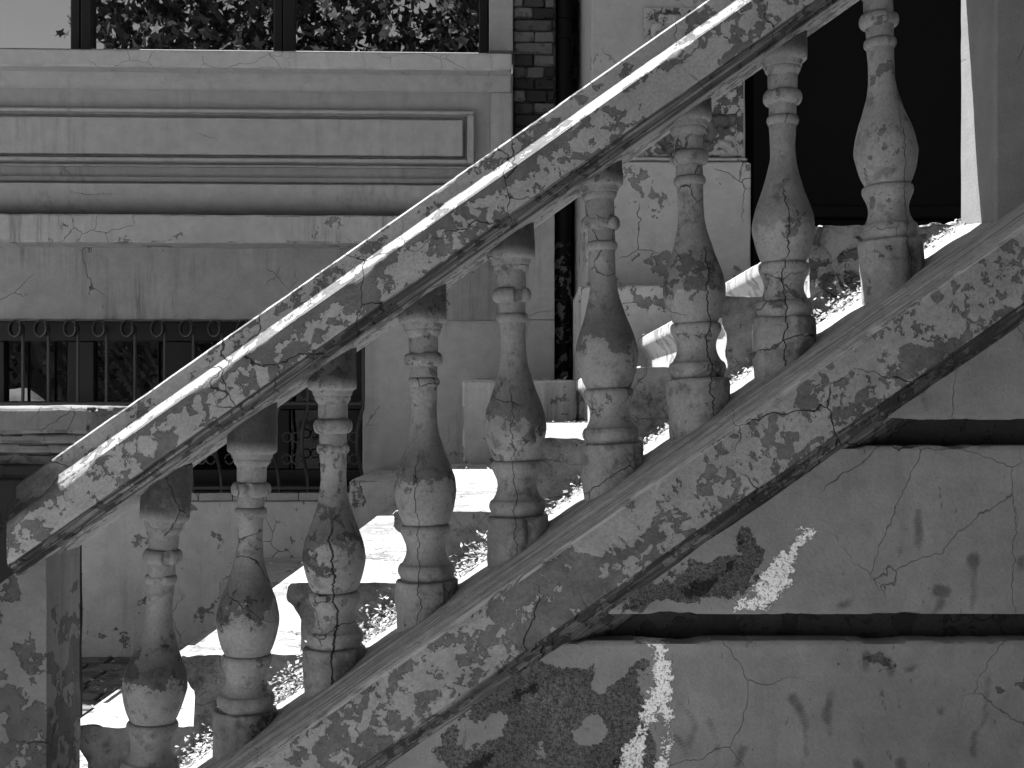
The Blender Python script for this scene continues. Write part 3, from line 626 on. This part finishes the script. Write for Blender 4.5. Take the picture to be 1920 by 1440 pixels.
# lower window
lw = hbox('window', LEFT, 680, 600, 923, .26, .29, M['black_frame'], res=.5, amp=0)
for (a, b, q0, q1) in ((LEFT, 679, 603, 640), (-60, 8, 640.5, 753), (126, 176, 640.5, 753), (306, 362, 640.5, 753), (486, 545, 640.5, 753), (640, 679, 640.5, 753), (LEFT, 679, 753.5, 768),
                       (126, 176, 768.5, 880), (306, 362, 768.5, 880), (486, 542, 768.5, 880), (640, 679, 768.5, 880), (LEFT, 679, 880.5, 921)):
    win_bar(a, b, q0, q1, .13, .2, lw)
for (a, b) in ((LEFT, -61), (9, 125), (177, 305), (363, 485), (546, 639)):
    hbox('pane', a, b, 641, 752.5, .16, .168, M['old_glass'], lw, res=.2, amp=0, r=.001); hbox('pane', a, b, 769, 879.5, .16, .168, M['old_glass'], lw, res=.2, amp=0, r=.001)
# reveal jamb + tiled sill
st = hbox('sill_bed', LEFT, 679.4, 926, 939.6, -.03, .25, M['mortar'], res=.2)
px = 60.
rt = random.Random(2)
while px < 676:
    w = rt.uniform(58, 66); hbox('tile', px, min(px + w - 1.0, 677), 924.5, 939, -.045, -.031, M['tile'], st, res=.03, amp=.0008, r=.003); px += w

# brick strip
bb = hbox('brick_strip', 962.4, 1041.6, -500, 391.6, .045, .3, M['mortar'], ref=1000, res=.2, amp=.002)
rk = random.Random(11); q = 391.0; c_ = 0
while q > -60:
    h_ = rk.uniform(21.4, 23.0); p = 963.0; kind = c_ % 2; w_l = [rk.uniform(36, 40), 60] if kind == 0 else ([74, 60] if rk.random() < .6 else [rk.uniform(18, 24), rk.uniform(36, 42), 60])
    for w in w_l:
        p1 = min(p + w, 1041)
        if p1 - p > 6:
            hbox('brick', p + .8, p1 - .8, q - h_ + 1.0, q - 1.0, .018 + rk.uniform(-.006, .006), .06, M['brick'], bb, ref=1000, res=.018, amp=.0035, r=.007, chip=.014)
        p = p1
        if p >= 1040: break
    q -= h_; c_ += 1
# dark recess with bricks behind the downpipe
rb2 = hbox('recess_wall', 1030, 1125, -500, 1000, .42, .5, M['mortar'], ref=1050, res=.2, amp=.002)
q = 391.0; c_ = 0
while q > -20:
    for (a, b) in (((1076, 1090), (1091, 1118)) if c_ % 2 else ((1062, 1101), (1102, 1118))):
        hbox('brick', a, b, q - 21.5, q - 1.0, .395, .43, M['brick'], rb2, ref=1050, res=.03, amp=.003, r=.006)
    q -= 22.2; c_ += 1
gbox('recess_side', (hx(1040, .0) - .02, .301, 0), (hx(1040, .0), .44, ZTOP), M['mortar'], house, res=.2, amp=0)
# projecting pier with plinth and rustic quoins
pw = hbox('pier', 1109, 1397, -900, 296, -.44, .5, M['pier_wall'], ref=1250, res=.05)
pp = hbox('plinth', 1099, 1408, 303, 760, -.49, .5, M['pier'], ref=1250, res=.035, amp=.0022, r=.006, chip=.006)
hbox('plinth_cap', 1102, 1403, 293.5, 302.6, -.475, .48, M['pier'], ref=1250, res=.03, amp=.0015, r=.012)
qb = hbox('quoin_bed', 1208, 1394, 14, 292.8, -.452, -.4402, M['stone'], ref=1250, res=.05, amp=.001, r=.003)
def rock_face(name, p0, p1, q0, q1, seed):
    yf = -.478; x0, x1 = hx(p0, yf), hx(p1, yf); z0, z1 = hz(q1, yf, 1250), hz(q0, yf, 1250); n = 34; V = []; Fc = []
    for j in range(n + 1):
        for i in range(n + 1):
            u, v = i / n, j / n; e = min(1, 9 * min(u, 1 - u, v, 1 - v)); p = Vector((x0 + (x1 - x0) * u, 0, z0 + (z1 - z0) * v))
            f = fn(p, 13, seed, 5) * .04 + abs(noise.noise(p * 19 + Vector((seed, 0, 0)))) * .05
            V.append(Vector((p.x, -.449 - e * (.010 + max(-.006, f)), p.z)))
    for j in range(n):
        for i in range(n): a = j * (n + 1) + i; Fc.append((a, a + 1, a + n + 2, a + n + 1))
    return mk(name, V, Fc, M['stone'], qb, 50)
for k, (a, b, c, d) in enumerate(((1221, 1300, 18, 106), (1303, 1386, 18, 106), (1221, 1340, 110, 194), (1343, 1386, 110, 194), (1221, 1292, 208, 289), (1295, 1386, 208, 289))):
    rock_face('stone', a, b, c, d, k * 7.3)
# dark porch and door
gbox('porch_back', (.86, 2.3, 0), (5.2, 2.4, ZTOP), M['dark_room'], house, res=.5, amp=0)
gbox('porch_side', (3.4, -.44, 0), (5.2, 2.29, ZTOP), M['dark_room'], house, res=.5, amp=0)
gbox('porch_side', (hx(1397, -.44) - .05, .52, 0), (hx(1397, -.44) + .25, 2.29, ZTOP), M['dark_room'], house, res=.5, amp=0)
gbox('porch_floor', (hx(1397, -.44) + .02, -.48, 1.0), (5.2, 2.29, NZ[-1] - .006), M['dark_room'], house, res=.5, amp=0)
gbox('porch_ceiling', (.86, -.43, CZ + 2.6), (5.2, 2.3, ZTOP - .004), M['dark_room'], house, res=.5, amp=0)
dr = gbox('door', (1.0, 1.0, NZ[-1] + .02), (3.3, 1.06, CZ + 2.58), M['dark_wood'], house, res=.5, amp=0)
hbox('kick_rail', 1400, 1990, 384, 409, .93, .995, M['dark_wood'], dr, ref=1600, res=.08, amp=.002, r=.01)

# downpipe
dpx = hx(1055, .12); dpz = lambda q: hz(q, .12, 1055)
wpt = lambda x, y_, z: R @ Vector((x, y_, z)) + P0
dp = tag(empty('downpipe', wpt(dpx, .13, .3)), 'dark round downpipe with flaking paint in the recess beside the brick strip', 'pipe')
o = tube('pipe', [wpt(dpx, .13, z / 10) for z in range(2, 45)], .041, M['pipe'], None, 20); child(o, dp)
for q in (34, 70): 
    o = tube('pipe_clip', [wpt(dpx, .13, dpz(q) - .008), wpt(dpx, .13, dpz(q) + .008)], .046, M['pipe'], None, 20); child(o, dp)
for q in (560, 640):
    o = tube('pipe_clip', [wpt(dpx, .13, dpz(q) - .012), wpt(dpx, .13, dpz(q) + .012)], .047, M['pipe'], None, 20); child(o, dp)

# ------------------------------------------------------------------ wrought iron grille
gri = tag(empty('window_grille', wpt(hx(350, -.1), -.1, hz(925, -.1))), 'black wrought iron grille with curled tops and a bellied foot over the lower window', 'grille')
def hw(px, py, yl): return wpt(*hl(px, py, yl))
for k, cx in enumerate([-24, 30, 78, 133, 187, 240, 296, 350, 403, 457, 511, 565, 619, 668]):
    bx = cx + 13
    pts = [hw(bx, 622, -.03)] + [hw(bx, q, -.03) for q in range(640, 760, 20)] + [hw(bx - 1, 765, -.032), hw(bx - 4, 778, -.045), hw(bx - 8, 792, -.075), hw(bx - 11, 808, -.11), hw(bx - 12, 830, -.125), hw(bx - 11, 850, -.11), hw(bx - 6, 872, -.06), hw(bx - 2, 890, -.035), hw(bx, 923, -.03)]
    o = tube('bar', pts, .0075, M['iron'], None, 6); child(o, gri)
    sp = [hw(bx, 624, -.03)] + [hw(cx + 13 * (1 - .25 * t) * math.cos(math.pi * 2 * 1.12 * t), 617 - 17 * (1 - .28 * t) * math.sin(math.pi * 2 * 1.12 * t), -.03 - .05 * t) for t in [i / 26 for i in range(27)]]
    o = tube('scroll', sp, .0045, M['iron'], None, 6, 4.0); child(o, gri)
    if k < 13:
        for (q0, rr) in ((861, 9), (820, 9)):
            for ox in (14, 32):
                rp = [hw(bx + ox + (rr * (1 - .1 * t)) * math.cos(math.pi * 2 * (t * .95) + (0 if ox > 20 else math.pi)), q0 - rr * math.sin(math.pi * 2 * (t * .95)) * (1 if ox > 20 else 1), -.10) for t in [i / 18 for i in range(19)]]
                o = tube('ring', rp, .0035, M['iron'], None, 5); child(o, gri)
for q in (757, 915):
    o = tube('cross_bar', [hw(LEFT + 20, q, -.03), hw(200, q, -.03), hw(678, q, -.03)], .010, M['iron'], None, 6); child(o, gri)

# ------------------------------------------------------------------ fallen leaves, weeds, rubble
def leaf_pts(rng, c, size, tilt):
    a = rng.uniform(0, 6.28); l = size * rng.uniform(.7, 1.3); w = l * rng.uniform(.3, .6); cv = rng.uniform(-.5, .6) * l * .5
    loc = [Vector((-l / 2, 0, cv * .6)), Vector((-l * .1, w / 2, 0)), Vector((l / 2, 0, cv)), Vector((-l * .1, -w / 2, cv * .3))]
    rm = Matrix.Rotation(a, 3, 'Z') @ Matrix.Rotation(rng.uniform(-tilt, tilt), 3, 'X') @ Matrix.Rotation(rng.uniform(-tilt, tilt), 3, 'Y')
    return [c + rm @ p for p in loc]
def leaf_mesh(name, spots, mat, parent=None):
    V = []; Fc = []
    for pts in spots: b = len(V); V += pts; Fc += [(b, b + 1, b + 3), (b + 1, b + 2, b + 3)]
    return mk(name, V, Fc, mat, parent, 0)
rl = random.Random(21); spots = []
for (px_, n, ln, hh) in ((540, 260, .05, .035), (722, 240, .055, .035), (893, 200, .05, .03), (1062, 90, .05, .015), (1222, 40, .04, .01), (1565, 150, .07, .02), (1390, 40, .03, .008), (380, 160, .05, .03), (1760, 60, .05, .01)):
    x0 = (px_ - CX) * 2.57 / F
    for i in range(int(n * 2.2)):
        x = x0 + rl.gauss(0, ln); yy = rl.uniform(2.515, 2.597); z = CZ - .276 + .6985 * x + abs(rl.gauss(0, hh)) * (yy - 2.49) / .1 + .004
        spots.append(leaf_pts(rl, Vector((x, yy, z)), .0125, .8))
for k in range(2, 9):                                    # along the back of each tread and scattered on it
    for i in range(90):
        x = rl.uniform(NX[k], NX[k + 1] + .03); yy = 4.45 - abs(rl.gauss(0, .22)) if i < 45 else rl.uniform(2.7, 4.4)
        if i % 4 == 0: x = NX[k + 1] + .03 - abs(rl.gauss(0, .012)); yy = rl.uniform(2.66, 4.4)
        spots.append(leaf_pts(rl, Vector((x, yy, NZ[k] + .004)), .018, .5))
for (pl_, pr_, pt) in ((415, 650, 1087), (660, 862, 900), (872, 1080, 713), (1090, 1290, 535)):
    a = W(pl_, pt, 4.46); b = W(pr_, pt, 4.46)
    for i in range(34): spots.append(leaf_pts(rl, Vector((rl.uniform(a.x + .03, b.x - .03), rl.uniform(4.48, 5.0), a.z + .006)), .028, .5))
for i in range(420): spots.append(leaf_pts(rl, Vector((rl.uniform(-3.2, -1.0), rl.uniform(3.2, 5.1), .008)), .022, .5))
lf = leaf_mesh('leaf_litter', spots, M['dry_leaf']); tag(lf, 'dry pale leaf litter drifted behind the balusters and over the steps', 'leaves', kind='stuff')
wd = tag(empty('weed', W(668, 1255, 2.5)), 'small weed sprouting at the plinth of the third baluster from the left', 'weed')
sp = []
for i in range(26):
    c = W(668 + rl.uniform(-10, 16), 1250 + rl.uniform(-40, 14), 2.47 + rl.uniform(-.03, .04)); sp.append(leaf_pts(rl, c, .024, 1.3))
o = leaf_mesh('foliage', sp, M['weed']); child(o, wd)
def rubble(px_, py_, Z_, sz, rot, seed, label):
    V, Fc = gbox_data((-sz[0], -sz[1], -sz[2]), sz, res=.007, amp=.007, r=.010, seed=seed, freq=16, chip=.02); o = mk('rubble_stone', V, Fc, M['rubble'], None, 30)
    o.location = W(px_, py_, Z_); o.rotation_euler = rot; tag(o, label, 'rubble'); return o
rubble(1585, 548, 2.655, (.042, .035, .016), (.2, -.65, .2), 3., 'tilted slab of broken render lying behind the rightmost baluster')
rubble(1548, 560, 2.67, (.022, .03, .018), (.1, .2, .5), 8., 'small lump of rubble between the two rightmost balusters')
rubble(1748, 447, 2.66, (.036, .05, .026), (0, .15, .2), 14., 'rough stone lying right of the rightmost baluster')
o = gbox('loose_block', tuple(W(1781, 452, 2.66)), tuple(W(1830, 415, 2.66) + Vector((0, .13, 0))), M['tread'], None, res=.015, amp=.002, r=.005, seed=4.); tag(o, 'small squared concrete block at the foot of the pillar', 'block')

# ------------------------------------------------------------------ garden behind the camera (seen in the window panes), added sky blockers and stand-ins
def big_leaf(rng, c, s):
    a = rng.uniform(0, 6.28); ti = rng.uniform(-.9, .9); rm = Matrix.Rotation(a, 3, 'Z') @ Matrix.Rotation(1.2 + ti, 3, 'X')
    rad = [1, .45, .85, .4, .7, .25, .7, .4, .85, .45]; return [c + rm @ Vector((math.cos(math.pi / 2 + q * .628) * r * s, math.sin(math.pi / 2 + q * .628) * r * s, rng.uniform(-.1, .1) * s)) for q, r in enumerate(rad)]
def foliage(name, pts, mat, parent, rng, s0, s1):
    V = []; Fc = []
    for p in pts: b = len(V); V += big_leaf(rng, p, rng.uniform(s0, s1)); Fc.append(tuple(range(b, b + 10)))
    o = mk(name, V, Fc, mat, None, 0); child(o, parent); return o
rt = random.Random(31)
def tree(name, base, clumps, n, label, s0=.10, s1=.145):
    t = tag(empty(name, base), label, 'tree'); b = Vector(base); pts = []
    top = Vector((sum(c[0] for c in clumps) / len(clumps), sum(c[1] for c in clumps) / len(clumps), min(c[2] for c in clumps)))
    o = mk('trunk', *tube_data([b, b + Vector((.05, .03, 1.2)), b.lerp(top, .6) + Vector((.1, 0, 0)), top], .16, 10), M['trunk'], None, 50); child(o, t)
    for c in clumps:
        q = Vector(c[:3]); o = mk('limb', *tube_data([b.lerp(top, .75), b.lerp(top, .9).lerp(q, .5), q], .05, 7), M['trunk'], None, 50); child(o, t)
    tot = sum(c[3] ** 2 for c in clumps)
    for c in clumps:
        for i in range(int(n * c[3] ** 2 / tot)):
            d = Vector((rt.gauss(0, 1), rt.gauss(0, 1), rt.gauss(0, 1))).normalized() * c[3] * rt.uniform(.3, 1.05); pts.append(Vector(c[:3]) + Vector((d.x, d.y * .8, d.z * .8)))
    foliage('crown', pts, M['tree_leaf'], t, rt, s0, s1)
tree('plane_tree', (-2.6, -5.6, 0), [(-3.2, -5, 5.4, 1.3), (-1.6, -5.2, 5.6, 1.4), (-4.4, -5.4, 5.9, 1.1), (-.3, -5.4, 5.2, 1.3), (-2.6, -5.6, 6.9, 1.5), (-4.0, -5, 6.9, 1.0), (.6, -5.2, 6.5, 1.2)], 5200, 'broad-leaved tree standing behind the viewer, mirrored in the upper window')
hd = tag(empty('hedge', (-4, -8.5, 0)), 'dark hedge added behind the viewer, mirrored in the lower window and blocking low sky', 'hedge')  # added hedge, raised to block low sky in front
o = gbox('blocker_core', (-14, -9.2, 0), (8, -8.2, 5.6), M['trunk'], None, res=.4, amp=.12, r=.1, freq=2.); child(o, hd)
foliage('foliage', [Vector((rt.uniform(-14, 8), rt.uniform(-8.25, -7.9), rt.uniform(.05, 5.9))) for i in range(8000)], M['tree_leaf'], hd, rt, .06, .11)

hd2 = tag(empty('right_sky_blocker', (3.4, -4, 0)), 'tall dark hedge added out of view to block the sky on the right', 'hedge')  # added out of view so the balusters' right sides go darker
o = gbox('blocker_core', (3.1, -9, 0), (4.2, 1.2, 8.6), M['trunk'], None, res=.4, amp=.12, r=.1, freq=2., seed=3.); child(o, hd2)
foliage('foliage', [Vector((rt.uniform(2.75, 3.15), rt.uniform(-9, 1.2), rt.uniform(.05, 8.9))) for i in range(7000)], M['tree_leaf'], hd2, rt, .06, .12)

sc2 = tag(empty('rear_sky_blocker', (1.8, -6.8, 0)), 'tall dark foliage screen added out of view behind the viewer to block sky', 'hedge')  # added out of view to block sky in front of the stairs
o = gbox('blocker_core', (-.6, -7.3, 0), (3.0, -6.4, 9.6), M['trunk'], None, res=.4, amp=.12, r=.1, freq=2., seed=5.); child(o, sc2)
foliage('foliage', [Vector((rt.uniform(-.7, 3.05), rt.uniform(-6.45, -6.1), rt.uniform(.05, 9.9))) for i in range(4500)], M['tree_leaf'], sc2, rt, .06, .12)

def car_standin(c, sz, seed, label):  # pale shapes added as stand-ins for car bonnets mirrored in the panes
    bm = bmesh.new(); bmesh.ops.create_icosphere(bm, subdivisions=4, radius=1)
    for v in bm.verts: f = 1 + .22 * fn(v.co, .9, seed, 4); v.co = Vector((v.co.x * f * sz[0], v.co.y * f * sz[1], max(-.55, v.co.z * f) * sz[2]))
    me = bpy.data.meshes.new('car_standin'); bm.to_mesh(me); bm.free(); me.polygons.foreach_set('use_smooth', [True] * len(me.polygons)); me.materials.append(M['standin_white'])
    o = bpy.data.objects.new('car_standin', me); C.objects.link(o); o.location = c; tag(o, label, 'car_standin', 'pale car stand-ins added out of view')
car_standin((-6.0, -5.2, .52), (.62, .5, .75), 1., 'large pale stand-in for a car bonnet behind the viewer, mirrored at the far left of the lower window')
car_standin((-2.35, -5.2, .25), (.55, .5, .5), 6., 'low pale stand-in for a car bonnet behind the viewer, mirrored in the lower window by the third baluster')
